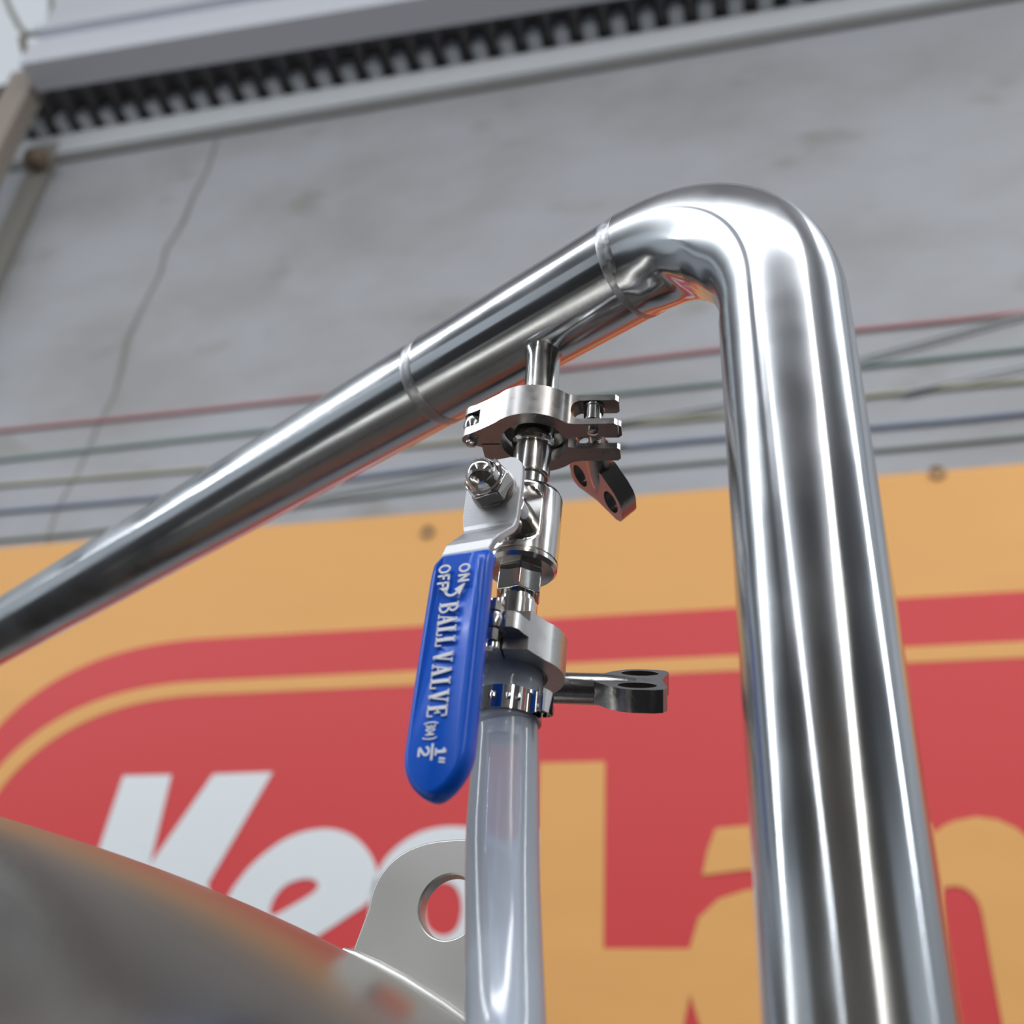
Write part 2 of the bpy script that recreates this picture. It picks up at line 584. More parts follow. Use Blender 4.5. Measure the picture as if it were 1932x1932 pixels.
# K
plate('letter_k', wp((233, 1464), (324, 1462), (283, 1632), (403, 1461), (515, 1457), (392, 1668), (445, 1850), (340, 1850), (285, 1700), (262, 1850), (140, 1850), (186, 1606)), *LY, M['w'])
# e
e_out = smooth_loop(wp((428, 1700), (450, 1662), (488, 1620), (545, 1580), (605, 1564), (655, 1572), (692, 1602), (712, 1648), (700, 1696), (655, 1730), (598, 1768), (555, 1800),
                       (600, 1822), (650, 1812), (672, 1792), (690, 1830), (620, 1880), (520, 1880), (440, 1830), (412, 1760)))
e_in = smooth_loop(wp((512, 1728), (516, 1698), (540, 1670), (575, 1658), (598, 1664), (596, 1680), (560, 1704)))
plate('letter_e', e_out, *LY, M['w'], holes=(e_in,))
# g
g_out = smooth_loop(wp((716, 1640), (745, 1602), (790, 1572), (845, 1560), (905, 1566), (960, 1590), (1010, 1560), (1012, 1640), (1000, 1760), (985, 1900), (900, 1985), (760, 1985), (680, 1900), (780, 1900),
                       (860, 1900), (880, 1830), (820, 1850), (745, 1830), (700, 1770), (700, 1700)))
g_in = smooth_loop(wp((872, 1712), (862, 1752), (836, 1766), (808, 1750), (800, 1712), (808, 1680), (836, 1664), (862, 1676)))
plate('letter_g', g_out, *LY, M['w'], holes=(g_in,))
# L
plate('letter_l', wp((1018, 1440), (1142, 1437), (1139, 1790), (1302, 1790), (1306, 1858), (1292, 1925), (1280, 2010), (1000, 2010)), *LY, M['y'])
# a
a_pts = wp((1350, 1563), (1420, 1557), (1500, 1556), (1560, 1575), (1600, 1640), (1612, 1760), (1640, 2020), (1520, 2020), (1500, 1990), (1440, 2020), (1370, 2010), (1330, 1965), (1303, 1880),
           (1298, 1800), (1318, 1732), (1356, 1696), (1410, 1679), (1480, 1676), (1492, 1668), (1470, 1646), (1410, 1641), (1325, 1652), (1334, 1606))
plate('letter_a', a_pts, LY[0] + 0.0002, LY[1] + 0.0002, M['y'])
# n
n_top = wp((1660, 1560), (1755, 1554), (1762, 1572), (1780, 1558), (1800, 1549), (1842, 1541), (1883, 1547), (1918, 1563), (1948, 1590), (1975, 1640), (2000, 1760), (2030, 2020), (1905, 2020), (1891, 1932), (1872, 1830), (1853, 1723),
           (1847, 1704), (1838, 1691), (1825, 1679), (1812, 1673), (1796, 1672), (1780, 1675), (1779, 1700), (1800, 2020), (1690, 2020))
plate('letter_n', n_top, *LY, M['y'])
plate('letter_d', [(x_ + 1.35, z_) for x_, z_ in wp((1560, 1420), (1680, 1420), (1700, 2020), (1560, 2020), (1400, 1960), (1330, 1850), (1350, 1700), (1450, 1620), (1560, 1640))], *LY, M['y'])
for q in ((806, 1003), (1768, 891), (-150, 1120)):
    p = on_y(*q, WY - 0.02)
    o = finish('eyelet', lathe([(0.012, 0), (0.024, 0.003), (0.03, 0.0), (0.03, 0.006), (0.012, 0.006)], 20, 'Y', (p.x - BO.x, -0.007, p.z - BO.z)), M['eyelet'], bn)

# ------------------------------------------------------------------ thin coloured cables along the wall
cab = [
    ('red', (0.52, 0.22, 0.23), [(-60, 818), (0, 812), (200, 792), (400, 771), (570, 752), (800, 728), (1060, 695), (1350, 660), (1620, 622), (1800, 604), (2000, 580)], 0.021,
     'dull red cable, topmost of the cables stretched along the wall'),
    ('grey', (0.34, 0.37, 0.37), [(1060, 820), (1180, 795), (1360, 764), (1500, 720), (1640, 672), (1760, 640), (1900, 600), (2000, 578)], 0.018,
     'grey cable slanting up to meet the red cable at the right edge'),
    ('green', (0.27, 0.36, 0.34), [(-60, 872), (0, 867), (200, 845), (480, 814), (800, 780), (1080, 750), (1360, 722), (1650, 688), (1800, 672), (2000, 650)], 0.021,
     'grey green cable just under the red cable along the wall'),
    ('yellow', (0.46, 0.45, 0.30), [(-60, 920), (0, 915), (350, 887), (770, 842), (1180, 800), (1360, 785), (1650, 745), (1800, 730), (2000, 712)], 0.018,
     'pale yellow cable midway down the row of wall cables'),
    ('thin_grey', (0.40, 0.42, 0.43), [(1700, 742), (1780, 724), (1860, 706), (2000, 676)], 0.014,
     'thin grey cable rising off the yellow cable at the right edge'),
    ('blue', (0.22, 0.27, 0.38), [(-60, 970), (0, 965), (280, 940), (520, 916), (640, 905), (860, 875), (1180, 843), (1360, 826), (1660, 805), (1800, 793), (2000, 772)], 0.021,
     'slate blue cable below the yellow cable along the wall'),
    ('crossing_grey', (0.34, 0.36, 0.35), [(380, 980), (500, 955), (640, 925), (760, 905), (900, 876), (1000, 858), (1180, 838)], 0.016,
     'grey cable slanting up onto the blue cable behind the blue valve handle'),
    ('low_green', (0.33, 0.37, 0.35), [(-60, 1022), (0, 1018), (150, 1005), (580, 950), (860, 915), (1180, 884), (1360, 868), (1660, 848), (1800, 835), (2000, 815)], 0.019,
     'grey green cable, lowest of the wall cables, just above the banner'),
]
for nm, col, pts, r_, lab in cab:
    P = [on_y(*p, WY - 0.012 - 0.012 * (nm in ('grey', 'thin_grey', 'crossing_grey'))) for p in pts]
    if pts[-1][0] == 2000: P.append(P[-1] + (P[-1] - P[-3]).normalized() * 2.5)
    if pts[0][0] == -60: P.insert(0, P[0] - (P[3] - P[0]).normalized() * 1.6)
    m = mat(nm + '_cable_sheath', col, 0.55)
    o = finish('wall_cable', sweep(P, r_ * 0.42, 10), m)
    tag(o, lab, 'cable', 'cables stretched along the concrete wall')

# ------------------------------------------------------------------ tank with lifting lug
TC = Vector((-0.393, 0.362, -0.021))
tk = empty('steel_tank', Matrix.Translation((TC.x, TC.y, -1.5)), 'domed stainless steel tank at the lower left mirroring the red and yellow banner', 'tank')
R_, H_ = 0.35, 0.138
pr = [(R_ * math.sin(PI / 2 * i / 40), TC.z + 1.5 + H_ * math.cos(PI / 2 * i / 40)) for i in range(41)]
pr[0] = (0.0005, pr[0][1])
finish('dome', lathe(pr, 160, cap=False), M['tank'], tk)
finish('shell', lathe([(R_, TC.z + 1.5), (R_, 0.75), (0.12, 0.40), (0.03, 0.30)], 120), M['tank'], tk, smooth=30)
for k in range(3):
    a_ = 2 * PI * k / 3 + 0.5
    finish('leg', sweep([(0.31 * math.cos(a_), 0.31 * math.sin(a_), 0.8), (0.33 * math.cos(a_), 0.33 * math.sin(a_), 0.0)], 0.02, 20), M['pipe'], tk)
# lug plate (local to tank empty)
LYP = 0.366
lc = on_y(852, 1715, LYP)
def lug_out():
    pts = []
    for i in range(25):
        t_ = PI * i / 24
        c_, s_ = math.cos(t_), math.sin(t_)
        pts.append(((0.0255 if c_ > 0 else 0.0300) * math.copysign(abs(c_) ** 0.80, c_), 0.0229 * s_ ** 0.92))
    pts += [(-0.0334, -0.012), (-0.0358, -0.026), (-0.0358, -0.060), (0.0265, -0.060), (0.0265, -0.026), (0.0258, -0.012)]
    return pts
lg = finish('lifting_lug', prism(lug_out(), -0.003, 0.003, 'XZ'), M['lug'], tk, smooth=30, bevel=0.0007,
            offset=Matrix.Translation(lc - Vector((TC.x, TC.y, -1.5))) @ Matrix.Rotation(math.radians(-6), 4, 'Z'))
boolean_cut(lg, [finish('c', lathe([(0.0106, -0.02), (0.0106, 0.02)], 48, 'Y'), None)])
tag(lg, 'flat grey lug with a round hole')
# weld pad at the foot of the lug
def dome_z(x_, y_):
    q_ = ((x_ - TC.x) ** 2 + (y_ - TC.y) ** 2) / (R_ * R_)
    return TC.z + H_ * math.sqrt(max(0.0, 1 - q_))
pts_ = [Vector((x_, 0.357, dome_z(x_, 0.357))) - Vector((TC.x, TC.y, -1.5)) for x_ in (-0.1465, -0.142, -0.134, -0.124, -0.110, -0.096, -0.086)]
finish('weld_bead', sweep(pts_, [0.0012, 0.0022, 0.0026, 0.0028, 0.0026, 0.0026, 0.0026], 16), M['lug'], tk)

# ------------------------------------------------------------------ the bent transfer pipe
D = Vector((-0.866, 0.4995, 0.03)).normalized()
K0 = Vector((0.0107, 0.2440, 0.2887))
PR = 0.019
pp = empty('transfer_pipe', Matrix.Translation((K0.x, K0.y, -1.5)), 'thick brushed stainless pipe running up the right side and bending left over the tank', 'pipe')
PO = Vector((K0.x, K0.y, -1.5))
def P_(v): return Vector(v) - PO
BR = 0.056
ang = math.acos(-D.z) if False else math.acos(D.dot(Vector((0, 0, 1))))      # angle between arm and up
tl = BR * math.tan((PI - ang) / 2) if False else BR * math.tan((PI - (PI - ang)) / 2 * 0 + (PI - ang) / 2)
tl = BR / math.tan(ang / 2)
p_up = K0 + Vector((0, 0, -1)) * tl
p_arm = K0 + D * tl
dn = Vector((0, 0, -1))
bis = (D + dn).normalized()
cen = K0 + bis * (BR / math.sin(ang / 2)) if False else None
half = math.acos(D.dot(dn)) / 2
cen = K0 + bis * (BR / math.sin(half))
tl = BR / math.tan(half)
p_up = K0 + dn * tl
p_arm = K0 + D * tl
va = (p_up - cen); vb = (p_arm - cen)
tot = va.angle(vb)
axis = va.cross(vb).normalized()
elb = [cen + Matrix.Rotation(tot * i / 36, 3, axis) @ va for i in range(37)]
elb = [elb[0] + Vector((0, 0, -0.004))] + elb
bme = sweep([P_(p) for p in elb], PR, 96, cap=False)
# the inside of the pressed elbow is slightly rippled
for v in bme.verts:
    wv = v.co + PO
    d_in = (cen - wv).length
    f = max(0.0, min(1.0, (BR - 0.004 - d_in) / 0.014))
    if f > 0:
        dirn = (wv - cen).normalized()
        v.co += dirn * f * (noise.noise(wv * 75 + Vector((3, 1, 7))) * 0.0016 + noise.noise(wv * 150) * 0.0005)
finish('elbow', bme, M['elbow'], pp, smooth=180)
finish('upright_tube', sweep([P_(p_up + Vector((0, 0, -0.004))), P_(p_up + dn * 0.4), P_((K0.x, K0.y, -1.5))], PR, 96), M['pipe'], pp, smooth=60)
t2 = 0.157
tee0 = K0 + D * (tl + 0.0005)
finish('tee_tube', sweep([P_(tee0), P_(K0 + D * t2)], PR, 96, cap=False), M['pipe'], pp, smooth=60)
arm_end = K0 + D * 1.15
ae = [K0 + D * t2, K0 + D * 0.5, arm_end]
finish('arm_tube', sweep([P_(p) for p in ae], PR, 96), M['pipe'], pp, smooth=60)
def weld_ring(tt, w_=0.0030, h_=0.00018):
    pts, rr = [], []
    for i in range(9):
        s_ = -1 + 2 * i / 8
        pts.append(P_(K0 + D * (tt + s_ * w_)))
        rr.append(PR + 0.00005 + h_ * (1 - s_ * s_) * (1 if abs(s_) > 0.3 else 0.5))
    return sweep(pts, rr, 96, cap=False)
finish('weld_bead', weld_ring(tl + 0.0005), M['weld'], pp, smooth=180)
finish('weld_bead', weld_ring(t2), M['weld'], pp, smooth=180)
# outlet stub with its fillet weld
VX, VY = -0.0746, 0.2929
ZC1 = 0.2380
sp_ = []
SX = Vector((VX + 0.0006, VY, 0))
for r_, z_ in [(0.0095, 0.2850), (0.0085, 0.2785), (0.0076, 0.2755), (0.0069, 0.2735), (0.00645, 0.2715), (0.0062, 0.2690), (0.0062, 0.262), (0.0062, 0.2432), (0.0112, 0.2405), (0.0112, 0.2388)]:
    sp_.append((r_, z_))
finish('outlet_stub', lathe(sp_[::-1], 56, 'Z', P_((SX.x, SX.y, 0)), cap=True), M['steel'], pp, smooth=45)

# ------------------------------------------------------------------ valve stack
TILT = 0.033
def axp(z):
    return Vector((-0.0752 - TILT * (0.2452 - z), VY, z))
ZD = Vector((TILT, 0, 1)).normalized()
mm = 0.001


def wing_nut(parent, org, name='wing_nut', psi=0.0, sgn=1, m=None, hub0=0.0):
    """wing nut with its bore along local +Y*sgn from org; psi turns the wings about the bore"""
    m = m or M['dark_cast']
    bm = bmesh.new()
    # hub
    lathe([(4.2 * mm, -hub0 * mm), (5.0 * mm, (0.6 - hub0) * mm), (5.0 * mm, 9 * mm), (4.6 * mm, 14 * mm), (4.0 * mm, 18 * mm), (2.6 * mm, 19 * mm)], 32, 'Y', bm=bm)
    hub = finish(name, bm, m)
    out = [(4.6, 5.0), (7.0, 7.2), (10.6, 10.2), (13.2, 13.8), (14.2, 17.5), (14.0, 24.0), (13.0, 26.6), (10.5, 27.8), (6.0, 27.0), (0, 26.0)]
    poly = [(x_ * mm, y_ * mm) for x_, y_ in out] + [(-x_ * mm, y_ * mm) for x_, y_ in out[::-1][1:]]
    bw = bmesh.new()
    # the plate stands in XY, thickness along Z
    prism(poly, -3.6 * mm, 3.6 * mm, 'XY', bw)
    wing = finish('w', bw, m)
    holes = []
    for s in (-1, 1):
        h = bmesh.new()
        pts = [(s * (8.4 * mm) + 3.7 * mm * math.cos(t_ * PI / 14) + 0.0, 18.6 * mm + 6.0 * mm * math.sin(t_ * PI / 14)) for t_ in range(28)]
        prism(pts, -6 * mm, 6 * mm, 'XY', h)
        holes.append(finish('h', h, None))
    boolean_cut(wing, holes)
    wing2 = wing
    o = boolean_cut(hub, [wing2], 'UNION')
    b = o.modifiers.new('bevel', 'BEVEL')
    b.width = 0.9 * mm; b.segments = 3; b.limit_method = 'ANGLE'; b.angle_limit = math.radians(30)
    o.parent = parent
    R0 = Matrix.Identity(4) if sgn > 0 else Matrix.Rotation(PI, 4, 'Z')
    o.matrix_basis = Matrix.Translation(org) @ Matrix.Rotation(psi, 4, 'Y') @ R0 @ Matrix.Scale(1.06, 4)
    return o


def tri_clamp(mtx, label, flip=1, psi=0.0, nut=15.0, hub0=3.0):
    """hinged clamp: local +X towards the ears, bolt runs along +Y*flip, Z up. The eye sits in the half at -Y*flip"""
    root = empty('pipe_clamp', mtx @ Matrix.Scale(0.955, 4), label, 'clamp', 'clamps above and below the ball valve')
    H = 6.6 * mm
    def half(side):
        s = side * flip
        outer = arc(0, 0, 17.6, 226, 318, 16)
        pts = [(-25.4, -0.3), (-26.3, -1.8), (-26.0, -4.0), (-24.6, -5.6), (-21.6, -6.9), (-17.5, -9.3)] + outer + [(14.6, -11.3), (16.5, -11.0), (30.0, -11.0), (31.2, -9.8), (31.2, -4.4), (30.2, -3.4), (15.0, -3.4), (12.0, -2.2), (10.4, -0.35)]
        pts += arc(0, 0, 10.2, -2, -178, 16)
        pts += [(-12.5, -0.35), (-16, -0.3)]
        k = 1 if side < 0 else -1
        poly = [(x_ * mm, y_ * mm * k * flip) for x_, y_ in pts]
        o = finish('front_jaw' if side < 0 else 'rear_jaw', prism(poly, -H, H), M['cast'], root, bevel=0.55 * mm, segs=3)
        cuts = []
        # open ended slot in the ear
        e_ = [(14.4 + 2.6, -4.1)] + [(17.6 - 0.0 + 4.1 * math.cos(math.radians(a_)) * 0.8, 4.1 * math.sin(math.radians(a_))) for a_ in range(250, 109, -20)] + [(17, 4.1), (45, 4.1), (45, -4.1)]
        e_ = [(x_ * mm, z_ * mm) for x_, z_ in e_]
        cuts.append(finish('c', prism(e_, -30 * mm, 30 * mm, 'XZ'), None))
        # hinge: outer half carries two cheeks, inner half one tongue
        if side < 0:
            cuts.append(finish('c', box(-40 * mm, -19.5 * mm, -30 * mm, 30 * mm, -3.0 * mm, 3.4 * mm), None))
        else:
            cuts.append(finish('c', box(-40 * mm, -19.5 * mm, -30 * mm, 30 * mm, 2.9 * mm, 20 * mm), None))
            cuts.append(finish('c', box(-40 * mm, -19.5 * mm, -30 * mm, 30 * mm, -20 * mm, -2.5 * mm), None))
        # conical seat for the ferrules
        cuts.append(finish('c', lathe([(9.0 * mm, -8 * mm), (12.6 * mm, -6.4 * mm), (12.4 * mm, 0), (12.6 * mm, 6.4 * mm), (9.0 * mm, 8 * mm)], 48), None))
        boolean_cut(o, cuts)
        return o
    half(-1)
    half(1)
    fx = flip
    # hinge barrel and pin
    finish('hinge_pin', lathe([(1.5, -9.6), (2.1, -9.3), (2.2, -6.6), (1.9, -6.4), (1.9, 6.4), (3.4, 6.6), (3.4, 8.2), (2.6, 9.0), (0.8, 9.3)][::1] and
                              [(r_ * mm, z_ * mm) for r_, z_ in [(1.3, -8.8), (2.1, -8.4), (2.2, -6.7), (1.8, -6.5), (1.8, 6.5), (2.3, 6.7), (2.3, 8.0), (1.4, 8.6)]], 24, 'Z', (-22.8 * mm, -2.2 * mm * fx, 0)), M['mirror'], root)
    finish('hinge_knuckle', lathe([(r_ * mm, z_ * mm) for r_, z_ in [(1.9, -2.4), (3.3, -2.1), (3.7, -0.6), (3.7, 1.0), (3.3, 2.6), (1.9, 2.9)]], 28, 'Z', (-22.8 * mm, -2.2 * mm * fx, 0)), M['steel'], root)
    # eye bolt: eye, pin, threaded rod
    ey = -7.2 * mm * fx
    ex = 22.2 * mm
    eye = finish('bolt_eye', lathe([(r_ * mm, z_ * mm) for r_, z_ in [(3.0, -3.9), (3.9, -3.6), (3.9, -2.9), (3.6, -2.6), (3.6, 2.6), (3.9, 2.9), (3.9, 3.6), (3.0, 3.9)]], 32, 'Z', (ex, ey, 0)), M['mirror'], root)
    finish('eye_pin', lathe([(r_ * mm, z_ * mm) for r_, z_ in [(1.2, -7.9), (1.9, -7.6), (2.0, -6.0), (2.0, 6.0), (1.9, 7.4), (1.2, 7.8)]], 24, 'Z', (ex, ey, 0)), M['mirror'], root)
    pr_ = [(2.2 * mm, 0.0)]
    n_ = int(nut + 14)
    for i in range(n_):
        pr_ += [(3.15 * mm, (2.5 + i) * mm), (3.15 * mm, (2.7 + i) * mm), (2.65 * mm, (3.1 + i) * mm), (2.65 * mm, (3.3 + i) * mm)]
    pr_.append((2.2 * mm, (nut + 17) * mm))
    pr_ = [(r_, h_ * fx) for r_, h_ in pr_]
    finish('threaded_rod', lathe(pr_, 28, 'Y', (ex, ey, 0)), M['steel'], root, smooth=30)
    wing_nut(root, (ex, nut * mm * fx, 0), 'wing_nut', psi, fx, None, hub0)
    return root


a1 = math.radians(5.0)
tri_clamp(frame(axp(ZC1), (math.cos(a1), math.sin(a1), 0), ZD), 'steel hinged clamp on the stub under the pipe, above the ball valve', 1, math.radians(45))
a2 = math.radians(95.6)
ZC2 = 0.1492
tri_clamp(frame(axp(ZC2), (math.cos(a2), math.sin(a2), 0), ZD), 'steel hinged clamp below the ball valve with its wing nut pointing right', -1, math.radians(-38), 20.0, 8.5)

# ---- ball valve: local X = across the handle, -Y = outwards along the stem
bv = empty('ball_valve', frame(axp(0.195), (0.980, -0.198, 0), ZD), 'small stainless ball valve with a long blue vinyl covered lever', 'valve')
def lim(z):
    """flat pad on the stem side of the body, running out to full radius above and below"""
    zc = (z / mm - 0.5)
    if abs(zc) < 6.5: return 7.6 * mm
    return (7.6 + 4.6 * min(1, ((abs(zc) - 6.5) / 4.8)) ** 1.6) * mm
def pad_mod(v):
    l_ = lim(v.co.z)
    if v.co.y < -l_: v.co.y = -l_
prf = [(5.0, 14.4), (10.0, 14.2), (11.3, 13.6), (11.9, 12.2)] + [(11.9, 12.2 - i * 0.8) for i in range(1, 31)] + [(11.9, -12.2), (11.4, -12.5), (11.4, -12.8), (11.9, -13.1), (11.8, -14.2), (10.8, -15.4), (8.4, -15.6), (7.0, -15.7)]
prf = [(r_ * mm, z_ * mm) for r_, z_ in prf]
finish('body', lathe(prf[::-1], 96, mod=pad_mod), M['steel'], bv, smooth=28)
hexp = lambda ac, a0=0: [(ac * math.cos(math.radians(a0 + 60 * i)) * mm, ac * math.sin(math.radians(a0 + 60 * i)) * mm) for i in range(6)]
finish('hex_end', prism(hexp(7.9, 56), -24.6 * mm, -15.6 * mm), M['mirror'], bv, bevel=0.35 * mm, smooth=30)
finish('lower_neck', lathe([(r_ * mm, z_ * mm) for r_, z_ in [(11.2, -45.6), (11.2, -44.4), (7.2, -42.2), (6.5, -41.0), (6.5, -27.5), (5.6, -27.2), (5.6, -24.5)]], 56), M['steel'], bv, smooth=30)
finish('upper_neck', lathe([(r_ * mm, z_ * mm) for r_, z_ in [(5.2, 14.0), (5.2, 21.8), (6.0, 21.9), (6.5, 22.3), (6.6, 23.0), (6.6, 34.0), (7.0, 35.2), (7.6, 36.2), (7.6, 37.0), (7.0, 37.6),  (7.1, 41.2), (7.6, 41.4), (11.2, 42.2), (11.2, 43.2)]], 56), M['steel'], bv, smooth=30)
finish('stem_boss', lathe([(r_ * mm, z_ * mm) for r_, z_ in [(6.6, -7.0), (6.4, -15), (5.6, -15.6), (4.0, -15.8), (4.0, -26)]], 40, 'Y', (0, 0, 0.5 * mm)), M['steel'], bv, smooth=30)

# lever: bent strip
def lever():
    bm = bmesh.new()
    st = [  # y, z, xl, xr
        (-22.8, 13.0, -4.5, 4.5), (-22.8, 12.0, -7.0, 7.0), (-22.8, 9.5, -9.3, 9.0), (-22.8, 6, -9.8, 9.4), (-22.8, 0, -10.0, 9.5), (-22.8, -8, -9.9, 9.3), (-22.8, -11.5, -9.3, 9.2), (-23.2, -13.6, -8.8, 9.0),
        (-24.2, -15.4, -8.5, 8.8), (-30.8, -22.2, -8.0, 8.2), (-32.4, -24.6, -8.6, 7.4), (-33.0, -27.5, -9.2, 6.6), (-33.0, -34, -9.6, 6.0), (-33.0, -60, -10.0, 5.6), (-33.0, -90, -10.0, 5.4)]
    rows = []
    for y_, z_, a_, c_ in st:
        rows.append([bm.verts.new((mm * (a_ + (c_ - a_) * i / 6), y_ * mm, z_ * mm)) for i in range(7)])
    for p_, q_ in zip(rows, rows[1:]):
        for i in range(6):
            bm.faces.new((p_[i], p_[i + 1], q_[i + 1], q_[i]))
    return bm
lv = finish('lever', lever(), M['plate'], bv, smooth=0)
s_ = lv.modifiers.new('solid', 'SOLIDIFY'); s_.thickness = 2.4 * mm; s_.offset = 0.0
b_ = lv.modifiers.new('bevel', 'BEVEL'); b_.width = 0.35 * mm; b_.segments = 2; b_.limit_method = 'ANGLE'; b_.angle_limit = math.radians(50)

# blue grip: rounded slab
GF, GB = -37.6, -30.4
g_out = [(-7.6, -27.6), (-9.6, -30.4), (-10.5, -34.2), (-10.9, -40), (-11.5, -58), (-12.0, -76), (-12.2, -86), (-12.2, -91)]
g_out += [(-11.6, -94.6), (-9.8, -98.2), (-6.8, -101.4), (-3.4, -103.0), (-0.2, -102.4), (3.2, -99.6), (5.8, -95.6), (7.0, -91.4)]
g_out += [(7.2, -86), (7.4, -70), (7.6, -50), (7.7, -34), (7.5, -29.8), (6.4, -28.0), (0, -27.7)]
gb = bmesh.new()
layers = [(GB, 1.9), (GB - 0.5, 0.9), (GB - 1.6, 0.15), ((GB + GF) / 2, 0.0), (GF + 1.6, 0.15), (GF + 0.5, 0.9), (GF, 2.1)]
gc = Vector((-2.3, -64))
def inset(pts, d):
    n_ = len(pts); out = []
    for i in range(n_):
        a_, b2, c_ = Vector(pts[i - 1]), Vector(pts[i]), Vector(pts[(i + 1) % n_])
        e1, e2 = (b2 - a_).normalized(), (c_ - b2).normalized()
        nn = Vector((-(e1.y + e2.y), e1.x + e2.x)).normalized()
        out.append(b2 + nn * d)
    return out
def dens(pts, k=3):
    out = []
    n_ = len(pts)
    for i in range(n_):
        p0, p1, p2, p3 = (Vector(pts[(i + j - 1) % n_]) for j in range(4))
        for s in range(k):
            t_ = s / k
            out.append(0.5 * ((2 * p1) + (p2 - p0) * t_ + (2 * p0 - 5 * p1 + 4 * p2 - p3) * t_ * t_ + (3 * p1 - p0 - 3 * p2 + p3) * t_ ** 3))
    return out
# outline runs anticlockwise seen from the front; make sure inset goes inwards
area = sum(g_out[i - 1][0] * g_out[i][1] - g_out[i][0] * g_out[i - 1][1] for i in range(len(g_out)))
go = dens(g_out if area > 0 else g_out[::-1], 4)
gr = []
for y_, d_ in layers:
    pts = inset([tuple(p_) for p_ in go], d_)
    ring = []
    for p_ in pts:
        # the top of the sleeve leans back along the bend of the lever
        lean = max(0.0, (p_.y + 33.5) / 6.0) ** 1.3 * 2.6
        ring.append(gb.verts.new(((p_.x - 0.0323 * (p_.y + 28)) * mm, (y_ + lean) * mm, p_.y * mm)))
    gr.append(ring)
for a_, c_ in zip(gr, gr[1:]):
    for i in range(len(a_)):
        gb.faces.new((a_[i], a_[(i + 1) % len(a_)], c_[(i + 1) % len(a_)], c_[i]))
gb.faces.new(gr[0]); gb.faces.new(gr[-1])
bmesh.ops.triangulate(gb, faces=[f_ for f_ in gb.faces if len(f_.verts) > 6])
grip = finish('grip', gb, M['grip'], bv, smooth=40)
tag(grip, 'bright blue vinyl sleeve with white lettering')

# lettering on the grip: tx runs down the grip, ty to the right
TY = GF - 0.05
def ink(polys, name):
    bm = bmesh.new()
    for pl in polys:
        a_ = [bm.verts.new(((y_ + 0.0323 * x_) * mm, TY * mm, -x_ * mm)) for x_, y_ in pl]
        bb = [bm.verts.new(((y_ + 0.0323 * x_) * mm, (TY + 0.4) * mm, -x_ * mm)) for x_, y_ in pl]
        n_ = len(pl)
        bm.faces.new(a_); bm.faces.new(bb[::-1])
        for i in range(n_):
            bm.faces.new((a_[i], bb[i], bb[(i + 1) % n_], a_[(i + 1) % n_]))
    return finish(name, bm, M['print'], grip, smooth=0)
def seg(x0, y0, x1, y1, w_):
    d = Vector((x1 - x0, y1 - y0)).normalized() * (w_ / 2)
    n_ = Vector((-d.y, d.x))
    return [(x0 + n_.x, y0 + n_.y), (x1 + n_.x, y1 + n_.y), (x1 - n_.x, y1 - n_.y), (x0 - n_.x, y0 - n_.y)]
def stroke(pts, w_):
    """one closed ribbon polygon per segment chain"""
    out = []
    for a_, c_ in zip(pts, pts[1:]):
        out.append(seg(*a_, *c_, w_))
    return out
def sans(ch, x, y, w_, h, t=0.75):
    if ch == 'O':
        pts = [(x + w_ / 2 + w_ / 2 * math.cos(a_ * PI / 10) * 0.86, y + h / 2 + h / 2 * math.sin(a_ * PI / 10) * 0.88) for a_ in range(21)]
        return stroke(pts, t)
    if ch == 'N': return stroke([(x + t / 2, y), (x + t / 2, y + h)], t) + stroke([(x + t / 2, y + h - t / 3), (x + w_ - t / 2, y + t / 3)], t) + stroke([(x + w_ - t / 2, y), (x + w_ - t / 2, y + h)], t)
    if ch == 'F': return stroke([(x + t / 2, y), (x + t / 2, y + h)], t) + stroke([(x, y + h - t / 2), (x + w_, y + h - t / 2)], t) + stroke([(x, y + h * 0.5), (x + w_ * 0.82, y + h * 0.5)], t)
    return []
